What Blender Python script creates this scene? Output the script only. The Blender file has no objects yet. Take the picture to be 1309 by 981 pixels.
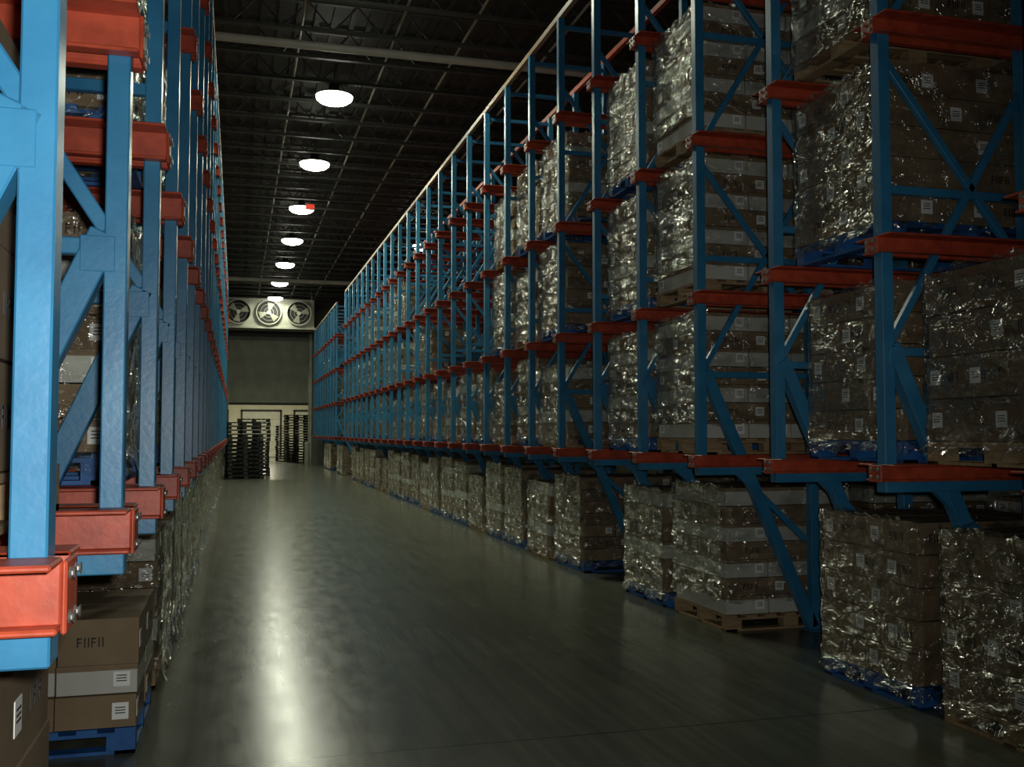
import bpy, math, random
from mathutils import Vector, Matrix
random.seed(7)
scene = bpy.context.scene
scene.view_settings.view_transform = 'Standard'
scene.view_settings.look = 'None'

# ------------------------------------------------------------ materials
def new_mat(name):
    m = bpy.data.materials.new(name); m.use_nodes = True
    nt = m.node_tree
    return m, nt, nt.nodes["Principled BSDF"]

def noisy(name, c1, c2, scale=6.0, rough=0.6, bump=0.0, bscale=40.0, stretch=(1,1,1), metallic=0.0, spec=0.5, coat=0.0):
    m, nt, b = new_mat(name)
    tc = nt.nodes.new('ShaderNodeTexCoord')
    mp = nt.nodes.new('ShaderNodeMapping'); mp.inputs['Scale'].default_value = stretch
    nt.links.new(tc.outputs['Object'], mp.inputs['Vector'])
    n = nt.nodes.new('ShaderNodeTexNoise'); n.inputs['Scale'].default_value = scale; n.inputs['Detail'].default_value = 5
    nt.links.new(mp.outputs[0], n.inputs['Vector'])
    r = nt.nodes.new('ShaderNodeValToRGB')
    r.color_ramp.elements[0].position = 0.35; r.color_ramp.elements[1].position = 0.65
    r.color_ramp.elements[0].color = (*c1, 1); r.color_ramp.elements[1].color = (*c2, 1)
    nt.links.new(n.outputs['Fac'], r.inputs['Fac'])
    nt.links.new(r.outputs[0], b.inputs['Base Color'])
    b.inputs['Roughness'].default_value = rough
    b.inputs['Metallic'].default_value = metallic
    b.inputs['Specular IOR Level'].default_value = spec
    b.inputs['Coat Weight'].default_value = coat
    if bump > 0:
        n2 = nt.nodes.new('ShaderNodeTexNoise'); n2.inputs['Scale'].default_value = bscale
        nt.links.new(mp.outputs[0], n2.inputs['Vector'])
        bp = nt.nodes.new('ShaderNodeBump'); bp.inputs['Strength'].default_value = bump; bp.inputs['Distance'].default_value = 0.01
        nt.links.new(n2.outputs['Fac'], bp.inputs['Height'])
        nt.links.new(bp.outputs[0], b.inputs['Normal'])
    return m

BLUE = noisy('blue_rack_paint', (0.026,0.165,0.32), (0.038,0.215,0.39), 5, 0.34, 0.06, 45)
ORANGE = noisy('orange_rack_paint', (0.34,0.05,0.022), (0.52,0.08,0.034), 11, 0.45, 0.08, 45)
TOPB = noisy('top_tie_tan_paint', (0.24,0.15,0.08), (0.36,0.27,0.18), 3, 0.45)  # tan tone for the aisle-side top tie; the other ties are orange
STEEL = noisy('bolt_steel', (0.3,0.3,0.28), (0.45,0.45,0.42), 20, 0.4, metallic=0.8)
CARD = noisy('cardboard_brown', (0.20,0.14,0.075), (0.26,0.185,0.105), 4, 0.75)
CARD2 = noisy('cardboard_dark', (0.15,0.105,0.058), (0.20,0.14,0.08), 4, 0.75)
CWHITE = noisy('carton_white', (0.46,0.46,0.40), (0.56,0.56,0.49), 4, 0.6)
LABEL = noisy('label_paper', (0.80,0.81,0.77), (0.9,0.9,0.86), 4, 0.5)
INK = noisy('printed_ink', (0.02,0.017,0.014), (0.04,0.03,0.025), 8, 0.7)
WOOD = noisy('pallet_wood', (0.26,0.17,0.085), (0.4,0.28,0.15), 5, 0.8, 0.3, 30, (1,6,6))
PBLUE = noisy('pallet_blue_paint', (0.01,0.08,0.27), (0.02,0.13,0.38), 7, 0.6, 0.2, 30)
PBLACK = noisy('pallet_black', (0.012,0.012,0.012), (0.03,0.028,0.025), 7, 0.6)
PIPE = noisy('pipe_paint_white', (0.5,0.5,0.42), (0.62,0.62,0.52), 3, 0.45)
PIPED = noisy('pipe_paint_grey', (0.3,0.3,0.23), (0.42,0.42,0.33), 3, 0.4)
JOIST = noisy('joist_primer_grey', (0.04,0.044,0.034), (0.062,0.066,0.05), 3, 0.5)
WALLM = noisy('insulated_panel_wall', (0.10,0.105,0.085), (0.13,0.135,0.11), 2, 0.6)
DOORM = noisy('rolling_door_grey', (0.19,0.195,0.145), (0.24,0.245,0.185), 2, 0.5)
CREAM = noisy('cream_dock_wall', (0.6,0.58,0.44), (0.68,0.65,0.5), 2, 0.6)
COOLM = noisy('cooler_casing', (0.5,0.5,0.41), (0.6,0.6,0.49), 3, 0.4)
DARK = noisy('dark_fan_cavity', (0.01,0.01,0.01), (0.02,0.02,0.018), 3, 0.6)
DECK = noisy('ceiling_deck_paint', (0.03,0.033,0.027), (0.045,0.048,0.04), 3, 0.6)

# shrink wrap: thin film, mostly see-through, glossy wrinkles
def wrap_mat():
    m = bpy.data.materials.new('shrink_wrap_film'); m.use_nodes = True
    nt = m.node_tree; nt.nodes.clear()
    out = nt.nodes.new('ShaderNodeOutputMaterial')
    tr = nt.nodes.new('ShaderNodeBsdfTransparent'); tr.inputs[0].default_value = (0.96,0.97,0.96,1)
    gl = nt.nodes.new('ShaderNodeBsdfGlossy'); gl.inputs['Roughness'].default_value = 0.14; gl.inputs['Color'].default_value=(1.0,1.0,0.92,1)
    tc = nt.nodes.new('ShaderNodeTexCoord')
    mp = nt.nodes.new('ShaderNodeMapping'); mp.inputs['Scale'].default_value = (1.0,1.0,2.0); mp.inputs['Rotation'].default_value=(0.15,0.12,0)
    nt.links.new(tc.outputs['Object'], mp.inputs[0])
    n = nt.nodes.new('ShaderNodeTexNoise'); n.inputs['Scale'].default_value = 6; n.inputs['Detail'].default_value = 3.5; n.inputs['Distortion'].default_value=1.0
    nt.links.new(mp.outputs[0], n.inputs['Vector'])
    bp = nt.nodes.new('ShaderNodeBump'); bp.inputs['Strength'].default_value = 1.0; bp.inputs['Distance'].default_value = 0.13
    nt.links.new(n.outputs['Fac'], bp.inputs['Height'])
    nt.links.new(bp.outputs[0], gl.inputs['Normal'])
    lw = nt.nodes.new('ShaderNodeLayerWeight'); lw.inputs['Blend'].default_value=0.3
    pw = nt.nodes.new('ShaderNodeMath'); pw.operation='POWER'; pw.inputs[1].default_value=1.3
    nt.links.new(lw.outputs['Facing'], pw.inputs[0])
    n3 = nt.nodes.new('ShaderNodeTexNoise'); n3.inputs['Scale'].default_value = 5; n3.inputs['Detail'].default_value = 4
    nt.links.new(mp.outputs[0], n3.inputs['Vector'])
    r = nt.nodes.new('ShaderNodeMapRange'); r.inputs[1].default_value=0.40; r.inputs[2].default_value=0.68
    r.inputs[3].default_value=0.03; r.inputs[4].default_value=0.28
    nt.links.new(n3.outputs['Fac'], r.inputs[0])
    ad = nt.nodes.new('ShaderNodeMath'); ad.operation='MULTIPLY_ADD'; ad.inputs[1].default_value=0.9; ad.use_clamp=True
    nt.links.new(pw.outputs[0], ad.inputs[0]); nt.links.new(r.outputs[0], ad.inputs[2])
    mx = nt.nodes.new('ShaderNodeMixShader')
    nt.links.new(ad.outputs[0], mx.inputs[0])
    nt.links.new(tr.outputs[0], mx.inputs[1]); nt.links.new(gl.outputs[0], mx.inputs[2])
    nt.links.new(mx.outputs[0], out.inputs[0])
    return m
WRAP = wrap_mat()

def emis(name, col, s):
    m, nt, b = new_mat(name)
    b.inputs['Base Color'].default_value = (*col,1)
    b.inputs['Emission Color'].default_value = (*col,1)
    b.inputs['Emission Strength'].default_value = s
    return m
LENS = emis('lamp_lens_glow', (1.0,1.0,0.86), 18)
REDGLOW = emis('exit_sign_red', (1.0,0.08,0.05), 0.7)

def floor_mat():
    m, nt, b = new_mat('sealed_concrete_floor')
    tc = nt.nodes.new('ShaderNodeTexCoord')
    n = nt.nodes.new('ShaderNodeTexNoise'); n.inputs['Scale'].default_value=0.9; n.inputs['Detail'].default_value=10; n.inputs['Roughness'].default_value=0.72
    nt.links.new(tc.outputs['Object'], n.inputs['Vector'])
    r = nt.nodes.new('ShaderNodeValToRGB')
    r.color_ramp.elements[0].position=0.3; r.color_ramp.elements[1].position=0.7
    r.color_ramp.elements[0].color=(0.11,0.116,0.085,1); r.color_ramp.elements[1].color=(0.155,0.162,0.122,1)
    nt.links.new(n.outputs['Fac'], r.inputs['Fac'])
    mp = nt.nodes.new('ShaderNodeMapping'); mp.inputs['Scale'].default_value=(3.5,1.2,1); mp.inputs['Rotation'].default_value=(0,0,0.35)
    nt.links.new(tc.outputs['Object'], mp.inputs[0])
    n2 = nt.nodes.new('ShaderNodeTexNoise'); n2.inputs['Scale'].default_value=2.0; n2.inputs['Detail'].default_value=10; n2.inputs['Roughness'].default_value=0.72
    nt.links.new(mp.outputs[0], n2.inputs['Vector'])
    mr = nt.nodes.new('ShaderNodeMapRange'); mr.inputs[1].default_value=0.3; mr.inputs[2].default_value=0.7; mr.inputs[3].default_value=0.18; mr.inputs[4].default_value=0.27
    nt.links.new(n2.outputs['Fac'], mr.inputs[0]); nt.links.new(mr.outputs[0], b.inputs['Roughness'])
    sx = nt.nodes.new('ShaderNodeSeparateXYZ'); nt.links.new(tc.outputs['Object'], sx.inputs[0])
    pm = nt.nodes.new('ShaderNodeMath'); pm.operation='PINGPONG'; pm.inputs[1].default_value=2.6
    nt.links.new(sx.outputs['Y'], pm.inputs[0])
    lt = nt.nodes.new('ShaderNodeMath'); lt.operation='LESS_THAN'; lt.inputs[1].default_value=0.006
    nt.links.new(pm.outputs[0], lt.inputs[0])
    mx = nt.nodes.new('ShaderNodeMixRGB'); mx.inputs[2].default_value=(0.03,0.03,0.025,1)
    nt.links.new(lt.outputs[0], mx.inputs[0]); nt.links.new(r.outputs[0], mx.inputs[1])
    # tyre scuffs
    mp3 = nt.nodes.new('ShaderNodeMapping'); mp3.inputs['Scale'].default_value=(7,0.35,1); mp3.inputs['Rotation'].default_value=(0,0,-0.1)
    nt.links.new(tc.outputs['Object'], mp3.inputs[0])
    n4 = nt.nodes.new('ShaderNodeTexNoise'); n4.inputs['Scale'].default_value=1.6; n4.inputs['Detail'].default_value=8; n4.inputs['Distortion'].default_value=0.6
    nt.links.new(mp3.outputs[0], n4.inputs['Vector'])
    mr4 = nt.nodes.new('ShaderNodeMapRange'); mr4.inputs[1].default_value=0.4; mr4.inputs[2].default_value=0.6; mr4.inputs[3].default_value=0.76; mr4.inputs[4].default_value=1.0
    nt.links.new(n4.outputs['Fac'], mr4.inputs[0])
    mm = nt.nodes.new('ShaderNodeMixRGB'); mm.blend_type='MULTIPLY'; mm.inputs[0].default_value=1.0
    nt.links.new(mx.outputs[0], mm.inputs[1]); nt.links.new(mr4.outputs[0], mm.inputs[2])
    nt.links.new(mm.outputs[0], b.inputs['Base Color'])
    bp = nt.nodes.new('ShaderNodeBump'); bp.inputs['Strength'].default_value=0.04; bp.inputs['Distance'].default_value=0.01
    nt.links.new(n2.outputs['Fac'], bp.inputs['Height']); nt.links.new(bp.outputs[0], b.inputs['Normal'])
    b.inputs['Specular IOR Level'].default_value=0.22
    return m
FLOOR = floor_mat()

# ------------------------------------------------------------ mesh builder
class MB:
    def __init__(s): s.v=[]; s.f=[]; s.m=[]; s.mats=[]
    def mi(s, mat):
        if mat not in s.mats: s.mats.append(mat)
        return s.mats.index(mat)
    def hexa(s, pts, mat):
        b=len(s.v); s.v += [tuple(p) for p in pts]; k=s.mi(mat)
        for f in ((0,3,2,1),(4,5,6,7),(0,1,5,4),(1,2,6,5),(2,3,7,6),(3,0,4,7)):
            s.f.append(tuple(b+i for i in f)); s.m.append(k)
    def box(s, x0,x1,y0,y1,z0,z1, mat):
        if x0>x1: x0,x1=x1,x0
        if y0>y1: y0,y1=y1,y0
        s.hexa([(x0,y0,z0),(x1,y0,z0),(x1,y1,z0),(x0,y1,z0),(x0,y0,z1),(x1,y0,z1),(x1,y1,z1),(x0,y1,z1)], mat)
    def beam(s, p0,p1,w,h,mat,side=(0,1,0)):
        p0=Vector(p0);p1=Vector(p1);d=(p1-p0).normalized();sd=Vector(side)
        sd=(sd-d*sd.dot(d)).normalized(); up=d.cross(sd)
        a=sd*w/2; b=up*h/2
        s.hexa([p0-a-b,p0+a-b,p0+a+b,p0-a+b,p1-a-b,p1+a-b,p1+a+b,p1-a+b], mat)
    def cyl(s, p0,p1,r,mat,n=12,r2=None):
        p0=Vector(p0);p1=Vector(p1);d=(p1-p0).normalized(); r2=r if r2 is None else r2
        t=Vector((0,0,1)) if abs(d.z)<0.9 else Vector((1,0,0))
        a=d.cross(t).normalized(); b=d.cross(a); k=s.mi(mat); base=len(s.v)
        for i in range(n):
            an=2*math.pi*i/n; o=a*math.cos(an)+b*math.sin(an)
            s.v.append(tuple(p0+o*r)); s.v.append(tuple(p1+o*r2))
        for i in range(n):
            j=(i+1)%n; s.f.append((base+2*i,base+2*j,base+2*j+1,base+2*i+1)); s.m.append(k)
        s.f.append(tuple(base+2*i for i in range(n))); s.m.append(k)
        s.f.append(tuple(base+2*i+1 for i in reversed(range(n)))); s.m.append(k)
    def mesh(s, name):
        me=bpy.data.meshes.new(name); me.from_pydata(s.v,[],s.f)
        for mt in s.mats: me.materials.append(mt)
        me.polygons.foreach_set('material_index', s.m); me.update()
        return me
    def obj(s, name, bevel=0):
        o=bpy.data.objects.new(name, s.mesh(name)); scene.collection.objects.link(o)
        if bevel:
            md=o.modifiers.new('bevel','BEVEL'); md.width=bevel; md.segments=1; md.limit_method='ANGLE'
        return o

# ------------------------------------------------------------ racks
LEV_R=[1.465,2.795,4.095,5.395]
LEV_L=[1.43,2.90,4.25,5.55]
TOP=6.55
def rack(name, X0, s, ys, levels, brace0, hw=0.038, prot=0.075, rh=0.09):
    """X0 aisle-side column line, s=+1 goes deep to +X"""
    m=MB()
    depth=[0.0,1.02,2.45,3.45]
    base=levels[0]-rh-0.02
    for y in ys:
        # front upright starts at the first rail (cut back leg)
        m.box(X0-hw,X0+hw,y-0.04,y+0.04,base,TOP,BLUE)
        for dd in depth[1:]:
            m.box(X0+s*dd-0.038,X0+s*dd+0.038,y-0.04,y+0.04,0.0,TOP,BLUE)
            m.box(X0+s*dd-0.08,X0+s*dd+0.08,y-0.08,y+0.08,0.0,0.012,BLUE)
        m.beam((X0+s*0.03,y,brace0+0.04),(X0+s*1.0,y,0.03),0.08,0.09,BLUE)
        m.box(X0,X0+s*0.10,y-0.042,y+0.042,brace0-0.08,brace0+0.03,BLUE)
        m.beam((X0-s*0.04,y,base-0.02),(X0+s*1.0,y,base-0.02),0.09,0.07,BLUE)
        m.beam((X0+s*0.33,y,base-0.04),(X0+s*0.95,y,0.75),0.05,0.05,BLUE)
        for z in (brace0,3.08,4.95,TOP-0.1):
            m.beam((X0+s*0.03,y,z),(X0+s*1.0,y,z),0.045,0.05,BLUE)
            m.beam((X0+s*2.45,y,z),(X0+s*3.45,y,z),0.045,0.05,BLUE)
        for (zf,zb) in ((brace0+0.05,3.75),(3.85,2.65),(4.05,5.6),(5.7,4.5)):
            m.beam((X0+s*0.03,y,zf),(X0+s*1.0,y,zb),0.04,0.045,BLUE)
            m.beam((X0+s*2.47,y,zf),(X0+s*3.43,y,zb),0.04,0.045,BLUE)
        for z in levels:
            for e in (-1,1):
                m.box(X0-s*prot,X0+s*3.5,y+e*0.042,y+e*0.054,z-rh,z,ORANGE)
                m.box(X0-s*prot,X0+s*3.5,y+e*0.042,y+e*0.165,z-0.012,z,ORANGE)
                m.box(X0-s*prot,X0+s*3.5,y+e*0.042,y+e*0.095,z-rh-0.010,z-rh+0.002,ORANGE)
            xe=X0-s*prot
            m.box(xe-s*0.010,xe,y-0.06,y+0.06,z-rh-0.015,z-0.005,ORANGE)
            for ey in (-0.032,0.032):
                for ez in (-0.03,-rh+0.012):
                    m.cyl((xe-s*0.010,y+ey,z+ez),(xe-s*0.020,y+ey,z+ez),0.008,STEEL,6)
    y0,y1=ys[0]-0.06,ys[-1]+0.06
    for dd in (0.0,1.02,2.45,3.45):
        m.box(X0+s*dd-0.03,X0+s*dd+0.03,y0,y1,TOP,TOP+0.07,TOPB if dd==0 else ORANGE)
    return m.obj(name, 0.004)

YR=[5.0+1.2*k for k in range(-2,26)]
YR2=[38.2+1.2*k for k in range(0,10)]
YL=[1.96+1.2*k for k in range(-1,29)]
XR,XL=3.65,-0.35
rack('pallet_rack', XR, 1, YR, LEV_R, 2.12)
rack('pallet_rack', XR, 1, YR2, LEV_R, 2.12)
rack('pallet_rack', XL, -1, YL, LEV_L, 2.2, 0.032, 0.058, 0.12)

# ------------------------------------------------------------ pallets and loads
def pallet_into(m, mat, z=0.0, L=1.2, W=1.0):
    for i in range(7):
        x=i*(L-0.1)/6
        m.box(x,x+0.1,-W/2,W/2,z+0.11,z+0.13,mat)
    for y in (-W/2+0.045,0,W/2-0.045):
        for x in (0.0,L/2-0.07,L-0.14):
            m.box(x,x+0.14,y-0.045,y+0.045,z+0.018,z+0.092,mat)
        m.box(0,L,y-0.045,y+0.045,z+0.092,z+0.11,mat)
        m.box(0,L,y-0.045,y+0.045,z,z+0.018,mat)
    for x in (0.0,L-0.1):
        m.box(x,x+0.1,-W/2,W/2,z+0.0,z+0.018,mat)

def make_load(name, seed, heights, cols, pmat, wrap=1.0, L=1.18, W=0.98, jit=0.018, drop=0):
    rnd=random.Random(seed); m=MB(); pallet_into(m,pmat)
    z=0.132
    for li,h in enumerate(heights):
        col=cols[li%len(cols)]
        nx,ny=((2,3) if li%2 else (3,2))
        if wrap==0: nx,ny=(3,2)
        ox,oy=rnd.uniform(-jit,jit),rnd.uniform(-jit,jit)
        last=(li==len(heights)-1)
        for i in range(nx):
            for j in range(ny):
                if last and drop and i==nx-1: continue      # part-filled top layer
                x0=i*L/nx+0.004; x1=(i+1)*L/nx-0.004
                y0=-W/2+j*W/ny+0.004; y1=-W/2+(j+1)*W/ny-0.004
                jx,jy=rnd.uniform(-0.007,0.007)+ox,rnd.uniform(-0.007,0.007)+oy
                m.box(x0+jx,x1+jx,y0+jy,y1+jy,z+0.003,z+h-0.004,col)
                if col is CWHITE:
                    m.box(x0+jx-0.002,x1+jx+0.002,y0+jy-0.002,y1+jy+0.002,z+h-0.03,z+h-0.001,CARD)
                # decals on this carton's outer faces
                faces=[]
                if i==0: faces.append('-x')
                if i==nx-1: faces.append('+x')
                if j==0: faces.append('-y')
                if j==ny-1: faces.append('+y')
                X0,X1,Y0,Y1=x0+jx,x1+jx,y0+jy,y1+jy
                def put(face,u,zc,w,hh,mat,off):
                    if face=='-x': m.box(X0-off,X0+0.002,Y0+u-w/2,Y0+u+w/2,zc-hh/2,zc+hh/2,mat)
                    if face=='+x': m.box(X1-0.002,X1+off,Y1-u-w/2,Y1-u+w/2,zc-hh/2,zc+hh/2,mat)
                    if face=='-y': m.box(X0+u-w/2,X0+u+w/2,Y0-off,Y0+0.002,zc-hh/2,zc+hh/2,mat)
                    if face=='+y': m.box(X1-u-w/2,X1-u+w/2,Y1-0.002,Y1+off,zc-hh/2,zc+hh/2,mat)
                for face in faces:
                    span=(Y1-Y0) if face[1]=='x' else (X1-X0)
                    if rnd.random()<0.75:
                        lh=min(0.085,h*0.5); u=span-0.075
                        put(face,u,z+h*0.5,0.08,lh,LABEL,0.0025)
                        for q in range(3): put(face,u,z+h*0.5+0.018-0.014*q,0.05,0.005,INK,0.004)
                    if col is not CWHITE and rnd.random()<0.5:
                        for q in range(4):
                            cc=span*0.42-0.06+q*0.034; hh=min(0.05,h*0.3); zc=z+h*0.5
                            put(face,cc-0.010,zc,0.007,hh,INK,0.003)
                            if q%2==0:
                                put(face,cc,zc+hh*0.4,0.02,0.008,INK,0.003); put(face,cc,zc,0.016,0.007,INK,0.003)
                            else: put(face,cc+0.008,zc,0.007,hh,INK,0.003)
        z+=h
    if wrap:
        P=[]; r=0.05
        def seg(a,b,n):
            for i in range(n): P.append((a[0]+(b[0]-a[0])*i/n, a[1]+(b[1]-a[1])*i/n))
        e=0.03; x0,x1,y0,y1=-e,L+e,-W/2-e,W/2+e
        seg((x0+r,y0),(x1-r,y0),20); seg((x1-r,y0),(x1,y0+r),3); seg((x1,y0+r),(x1,y1-r),18); seg((x1,y1-r),(x1-r,y1),3)
        seg((x1-r,y1),(x0+r,y1),20); seg((x0+r,y1),(x0,y1-r),3); seg((x0,y1-r),(x0,y0+r),18); seg((x0,y0+r),(x0+r,y0),3)
        n=len(P); rows=18; zb=0.06 if wrap>0.5 else 0.25; k=m.mi(WRAP); base=len(m.v)
        cx,cy=L/2,0
        for q in range(rows+1):
            zz=zb+(z+0.01-zb)*q/rows
            for i,(px,py) in enumerate(P):
                d=0.005*math.sin(i*0.9+q*1.7+seed)+rnd.uniform(-0.003,0.008)
                if q==0: d+=rnd.uniform(0,0.04)
                f=1+d/0.6
                zo=rnd.uniform(-0.03,0.02) if q==0 else (rnd.uniform(-0.01,0.03) if q==rows else 0)
                m.v.append((cx+(px-cx)*f, cy+(py-cy)*f, zz if 0<q<rows else max(0.004,zz+zo)))
        for q in range(rows):
            for i in range(n):
                j=(i+1)%n
                m.f.append((base+q*n+i,base+q*n+j,base+(q+1)*n+j,base+(q+1)*n+i)); m.m.append(k)
    return m.mesh(name)

LD={
 'A': make_load('wrapped_load_a',1,[0.195]*5,[CARD],PBLUE,1),
 'B': make_load('wrapped_load_b',2,[0.15]*7,[CWHITE,CARD],WOOD,0.3,jit=0.012),
 'C': make_load('wrapped_load_c',3,[0.16]*6,[CARD2,CARD,CWHITE],PBLUE,1),
 'D': make_load('wrapped_load_d',4,[0.14]*7,[CARD,CARD2],PBLUE,1,jit=0.022),
 'E': make_load('wrapped_load_e',5,[0.17]*5,[CARD,CWHITE,CARD],WOOD,1),
 'F': make_load('wrapped_load_f',6,[0.24]*4,[CARD2],WOOD,1),
 'G': make_load('carton_load_low',8,[0.17,0.15,0.24],[CARD,CWHITE,CARD],PBLUE,0,jit=0.01),
 'H': make_load('carton_load_bare',11,[0.24]*4,[CARD2],WOOD,0,jit=0.01),
 'S': make_load('wrapped_load_s',14,[0.155]*5,[CARD2,CARD],WOOD,1,jit=0.022,drop=1),
 'T': make_load('wrapped_load_t',9,[0.145]*7,[CARD,CARD,CWHITE],PBLUE,1),
}
def place(side, y, z, key, dx=0.0, dy=0.0, rot=0.0):
    o=bpy.data.objects.new('pallet_load_of_cartons', LD[key]); scene.collection.objects.link(o)
    if side=='R': o.location=(XR+0.1+dx, y+dy, z+0.001); o.rotation_euler=(0,0,rot)
    else: o.location=(-0.48-dx, y+dy, z+0.001); o.rotation_euler=(0,0,math.pi+rot)
    return o
LR=lambda k: LEV_R[k-1] if k else 0.0
LL=lambda k: LEV_L[k-1] if k else 0.0
spec={4.4:{0:'F',1:'F'}, 5.6:{0:'A',1:'A',2:'A',3:'E'}, 6.8:{}, 8.0:{0:'B',1:'B',2:'B',3:'B'},
      9.2:{0:'C',1:'T',2:'T',3:'T'}, 10.4:{}, 11.6:{0:'D',1:'E',2:'D',3:'T'}, 12.8:{0:'E',1:'T',2:'E',3:'D'},
      14.0:{0:'D',1:'S',2:'T',3:'E'}, 15.2:{0:'T',1:'D'},16.4:{0:'S',1:'T'},17.6:{0:'C',1:'E'},18.8:{0:'T',1:'D'},
      20.0:{0:'D',1:'T',2:'S'},21.2:{0:'E',1:'D',2:'D'},22.4:{0:'D',1:'T'},23.6:{0:'T',1:'S',2:'E',3:'D'},24.8:{0:'C',1:'E',2:'T',3:'T'},
      26.0:{0:'T',1:'D',2:'S'},27.2:{0:'S',1:'T',2:'D'}}
for y,dct in spec.items():
    for lv,key in dct.items():
        dx=0.17 if lv==0 else (0.1 if (lv==1 and y<6) else 0.0)
        place('R',y,LR(lv),key,dx+(random.uniform(-0.02,0.04) if y>10 else 0),random.uniform(-0.015,0.015),random.uniform(-0.01,0.01))
        if y in (5.6,8.0,9.2,11.6): place('R',y,LR(lv),random.choice('BCDT'),1.42+dx)
rr=random.Random(21)
for i in range(20,27):
    y=4.4+1.2*i
    if y>YR[-1]: break
    for lv in range(4):
        if rr.random()<[1.0,0.95,0.85,0.5][lv]:
            place('R',y,LR(lv),rr.choice('ACDETSD'),0.17 if lv==0 else 0.0,rr.uniform(-0.015,0.015),rr.uniform(-0.008,0.008))
for i in range(9):
    y=38.8+1.2*i
    for lv in range(4):
        if rr.random()<0.4: place('R',y,LR(lv),rr.choice('DF'),0.2)
ls={2.56:{0:'H',1:'H',2:'H'}, 3.76:{}, 4.96:{1:'T',2:'D'}, 6.16:{0:'G',2:'T',3:'E'}, 7.36:{0:'E',1:'T',2:'T',3:'D'}}
for y,dct in ls.items():
    for lv,key in dct.items():
        place('L',y,LL(lv),key,0.0,-0.13 if key=='G' else 0)
for i in range(5,28):
    y=2.56+1.2*i
    if y>YL[-1]: break
    for lv in range(4):
        if rr.random()<[1,0.9,0.85,0.6][lv]:
            place('L',y,LL(lv),rr.choice('ACDETS'),0.0,rr.uniform(-0.01,0.01))

# ------------------------------------------------------------ room
def slab(name,x0,x1,y0,y1,z0,z1,mat):
    m=MB(); m.box(x0,x1,y0,y1,z0,z1,mat); return m.obj(name)
RX0,RX1,RY0,RY1,CH=-9.0,16.0,-6.0,51.0,8.75
slab('floor',RX0-0.3,RX1+0.3,RY0-0.3,68.3,-0.2,0.0,FLOOR)
slab('wall_left',RX0-0.3,RX0,RY0-0.3,RY1,0,CH,WALLM)
slab('wall_right',RX1,RX1+0.3,RY0-0.3,RY1,0,CH,WALLM)
slab('wall_rear',RX0,RX1,RY0-0.3,RY0,0,CH,WALLM)
DX0,DX1,DH=-0.4,3.5,6.45
m=MB()
m.box(RX0-0.3,DX0,RY1,RY1+0.3,0,CH,WALLM); m.box(DX1,RX1+0.3,RY1,RY1+0.3,0,CH,WALLM); m.box(DX0,DX1,RY1,RY1+0.3,DH,CH,WALLM)
m.obj('wall_far')
m=MB()
m.box(DX0-0.15,DX0,RY1-0.08,RY1,0,DH+0.15,WALLM); m.box(DX1,DX1+0.15,RY1-0.08,RY1,0,DH+0.15,PIPED); m.box(DX0,DX1,RY1-0.08,RY1,DH,DH+0.15,WALLM)
m.obj('trim_1')
m=MB()
z=3.1
while z<DH-0.12:
    m.box(DX0+0.01,DX1-0.01,RY1+0.10,RY1+0.13,z,z+0.1,DOORM); m.box(DX0+0.01,DX1-0.01,RY1+0.09,RY1+0.10,z+0.01,z+0.07,DOORM); z+=0.1
m.box(DX0+0.01,DX1-0.01,RY1+0.07,RY1+0.15,3.0,3.12,DARK)
m.obj('door_1')
slab('wall_dock_left',-6.3,-6.0,RY1+0.3,68,0,5,CREAM); slab('wall_dock_right',9.0,9.3,RY1+0.3,68,0,5,CREAM)
slab('wall_dock_back',-6.3,9.3,68,68.3,0,5,CREAM); slab('ceiling_dock',-6.3,9.3,RY1+0.3,68.3,5,5.2,CREAM)
m=MB()
for dx in (-3.0,0.4,3.8):
    for q in range(6): m.box(dx,dx+2.4,67.93,67.97,0.02+q*0.5,0.5+q*0.5,PIPE)
    m.box(dx-0.12,dx,67.9,67.99,0,3.1,DARK); m.box(dx+2.4,dx+2.52,67.9,67.99,0,3.1,DARK); m.box(dx-0.12,dx+2.52,67.9,67.99,3.02,3.14,DARK)
m.obj('door_2')

m=MB(); m.box(RX0-0.3,RX1+0.3,RY0-0.3,RY1+0.3,CH,CH+0.2,DECK)
x=RX0
while x<RX1:
    m.box(x,x+0.09,RY0,RY1,CH-0.045,CH,DECK); x+=0.3
m.obj('ceiling')
m=MB(); y=3.0
while y<RY1-0.5:
    m.box(RX0+0.02,RX1-0.02,y-0.045,y+0.045,CH-0.10,CH-0.045,JOIST)
    m.box(RX0+0.02,RX1-0.02,y-0.045,y+0.045,CH-0.56,CH-0.51,JOIST)
    x=RX0+0.05
    while x<RX1-0.85:
        m.beam((x,y,CH-0.53),(x+0.4,y,CH-0.08),0.022,0.022,JOIST); m.beam((x+0.4,y,CH-0.08),(x+0.8,y,CH-0.53),0.022,0.022,JOIST); x+=0.8
    y+=1.2
m.obj('roof_joists')
m=MB()
for x in (-3.2,-0.9,0.95,2.5,3.65,5.2,7.5):
    m.cyl((x,RY0+0.05,CH-0.45),(x,RY1-0.05,CH-0.45),0.024,PIPED,8)
m.obj('sprinkler_pipes')
m=MB()
m.cyl((RX0+0.05,16.6,CH-0.65),(RX1-0.05,16.6,CH-0.65),0.07,PIPE,16); m.obj('ceiling_main_pipe')
m=MB()
m.cyl((RX0+0.05,42.5,CH-0.75),(RX1-0.05,42.5,CH-0.75),0.09,PIPE,16)
for x in (-3.0,0.0,5.0,9.0): m.cyl((x,42.5,CH-0.7),(x,42.5,CH-0.05),0.012,STEEL,6)
m.obj('ceiling_main_pipe')

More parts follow.
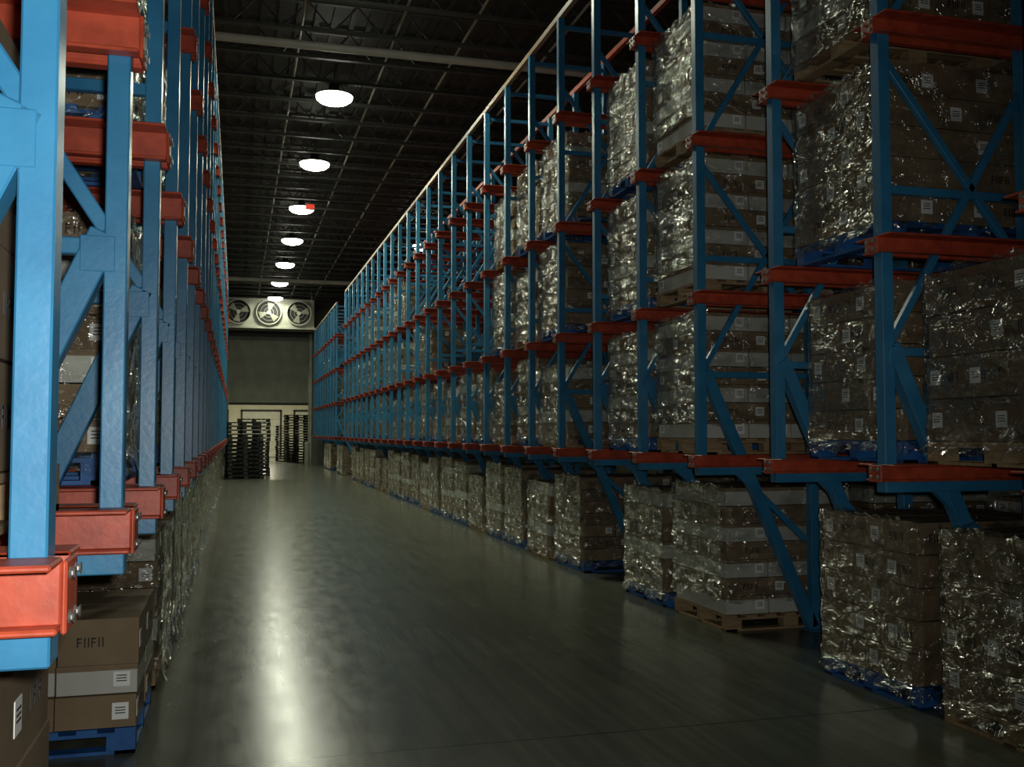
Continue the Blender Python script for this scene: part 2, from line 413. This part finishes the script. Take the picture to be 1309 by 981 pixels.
# high bay lights
def high_bay(x,y,power,z=8.05):
    e=bpy.data.objects.new('high_bay_light',None); scene.collection.objects.link(e); e.location=(x,y,z)
    m=MB()
    m.cyl((0,0,0.0),(0,0,0.06),0.35,JOIST,28,0.26)
    m.cyl((0,0,0.062),(0,0,0.22),0.10,DARK,16)
    m.cyl((0,0,0.22),(0,0,CH-z-0.046),0.012,JOIST,6)
    o=m.obj('reflector'); o.parent=e
    m=MB(); k=m.mi(LENS); N=28
    rings=[(0.35,-0.002),(0.335,-0.06),(0.27,-0.11),(0.15,-0.145)]
    for r,zz in rings:
        for i in range(N):
            a=2*math.pi*i/N; m.v.append((r*math.cos(a),r*math.sin(a),zz))
    for q in range(3):
        for i in range(N):
            j=(i+1)%N; m.f.append((q*N+i,(q+1)*N+i,(q+1)*N+j,q*N+j)); m.m.append(k)
    m.f.append(tuple(3*N+i for i in range(N))); m.m.append(k)
    o=m.obj('lens'); o.parent=e
    ld=bpy.data.lights.new('lamp','AREA'); ld.shape='DISK'; ld.size=0.5; ld.energy=power; ld.color=(0.95,1.0,0.75)
    l=bpy.data.objects.new('lamp',ld); scene.collection.objects.link(l); l.parent=e; l.location=(0,0,-0.16)
for k in range(7):
    high_bay(1.72,18.9+4.92*k,[135,125,110,95,85,70,45][k])
high_bay(1.72,13.2,80)
high_bay(6.1,33.5,50)
for (x,y,z,mt) in ((1.93,28.25,8.0,REDGLOW),):
    m=MB(); m.box(x-0.11,x+0.11,y-0.03,y+0.03,z-0.06,z+0.06,mt); m.box(x-0.13,x+0.13,y-0.02,y+0.04,z-0.08,z+0.08,PIPE)
    m.cyl((x,y,z+0.08),(x,y,CH-0.046),0.01,STEEL,6); m.obj('exit_sign')

# evaporator cooler
m=MB(); cx0,cx1,cy0,cy1,cz0,cz1=-0.7,3.6,49.2,50.5,6.75,8.1
m.box(cx0,cx1,cy0+0.02,cy1,cz0,cz1,COOLM)
m.box(cx0-0.05,cx1+0.05,cy0-0.02,cy1+0.05,cz0-0.1,cz0,PIPE)
for x in (cx0+0.1,cx1-0.1):
    for y in (cy0+0.2,cy1-0.2): m.cyl((x,y,cz1),(x,y,CH-0.05),0.02,STEEL,6)
for i in range(3):
    fx=cx0+0.73+i*1.42; fz=(cz0+cz1)/2
    N=28
    m.cyl((fx,cy0+0.02,fz),(fx,cy0-0.005,fz),0.56,DARK,N)
    for rr_ in (0.58,0.40,0.22):
        for a in range(N):
            a0=2*math.pi*a/N; a1=2*math.pi*(a+1)/N; t=0.05 if rr_>0.5 else 0.010
            m.beam((fx+rr_*math.cos(a0),cy0-0.06,fz+rr_*math.sin(a0)),(fx+rr_*math.cos(a1),cy0-0.06,fz+rr_*math.sin(a1)),t*2.0 if rr_>0.5 else t,t,COOLM)
    for a in range(3):
        a0=2*math.pi*a/3+i
        m.hexa([Vector((fx,cy0-0.03,fz))+Vector((math.cos(a0+da)*rad,dy,math.sin(a0+da)*rad)) for dy in (-0.012,0.0) for (da,rad) in ((0,0.08),(0.0,0.5),(0.7,0.5),(0.8,0.08))],PIPED)
    m.cyl((fx,cy0-0.05,fz),(fx,cy0-0.08,fz),0.1,COOLM,12)
m.obj('evaporator_cooler')

def pallet_stack(x,y,n,rot=0.0,mat=PBLACK):
    m=MB(); rd=random.Random(n*7)
    for i in range(n): 
        b=MB(); pallet_into(b,mat,i*0.145)
        ox,oy=rd.uniform(-0.03,0.03),rd.uniform(-0.03,0.03)
        base=len(m.v); m.v+=[(a+ox,c+oy,d) for a,c,d in b.v]; k=m.mi(mat)
        m.f+=[tuple(base+t for t in f) for f in b.f]; m.m+=[k]*len(b.f)
    o=m.obj('stack_of_pallets'); o.location=(x,y,0.001); o.rotation_euler=(0,0,rot)
pallet_stack(-0.25,36.7,11); pallet_stack(-0.35,38.2,14,0.1); pallet_stack(0.05,39.6,15,-0.05)
pallet_stack(2.6,56.0,18,0.1); pallet_stack(2.2,58.5,14,0.0); pallet_stack(3.9,56.0,17,0.0)
m=MB(); m.cyl((3.35,49.6,0),(3.35,49.6,1.1),0.12,PIPED,16); m.cyl((3.35,49.6,1.1),(3.35,49.6,1.16),0.12,PIPED,16,0.05); m.obj('bollard')

# ------------------------------------------------------------ lights
def area(name,loc,rot,size,power,col):
    ld=bpy.data.lights.new(name,'AREA'); ld.shape='DISK'; ld.size=size; ld.energy=power; ld.color=col
    l=bpy.data.objects.new(name,ld); scene.collection.objects.link(l); l.location=loc; l.rotation_euler=rot
area('dock_light',(1.5,61,4.9),(0,0,0),0.8,600,(1,0.96,0.72))
ld=bpy.data.lights.new('camera_flash','SPOT'); ld.energy=290; ld.spot_size=math.radians(105); ld.spot_blend=0.9; ld.shadow_soft_size=0.03; ld.color=(1,1,0.96)
l=bpy.data.objects.new('camera_flash',ld); scene.collection.objects.link(l); l.location=(0.06,-0.02,1.72)
l.rotation_euler=(math.radians(94),0,math.radians(-2))
w=bpy.data.worlds.new('World'); scene.world=w; w.use_nodes=True
w.node_tree.nodes['Background'].inputs[0].default_value=(0.01,0.01,0.01,1)

cd=bpy.data.cameras.new('camera'); cd.sensor_width=36; cd.lens=36*1270/1309; cd.clip_start=0.05; cd.clip_end=300
cam=bpy.data.objects.new('camera',cd); scene.collection.objects.link(cam)
cam.location=(0,0,1.65); cam.rotation_euler=(math.radians(92.8),0,math.radians(-15.5))
scene.camera=cam
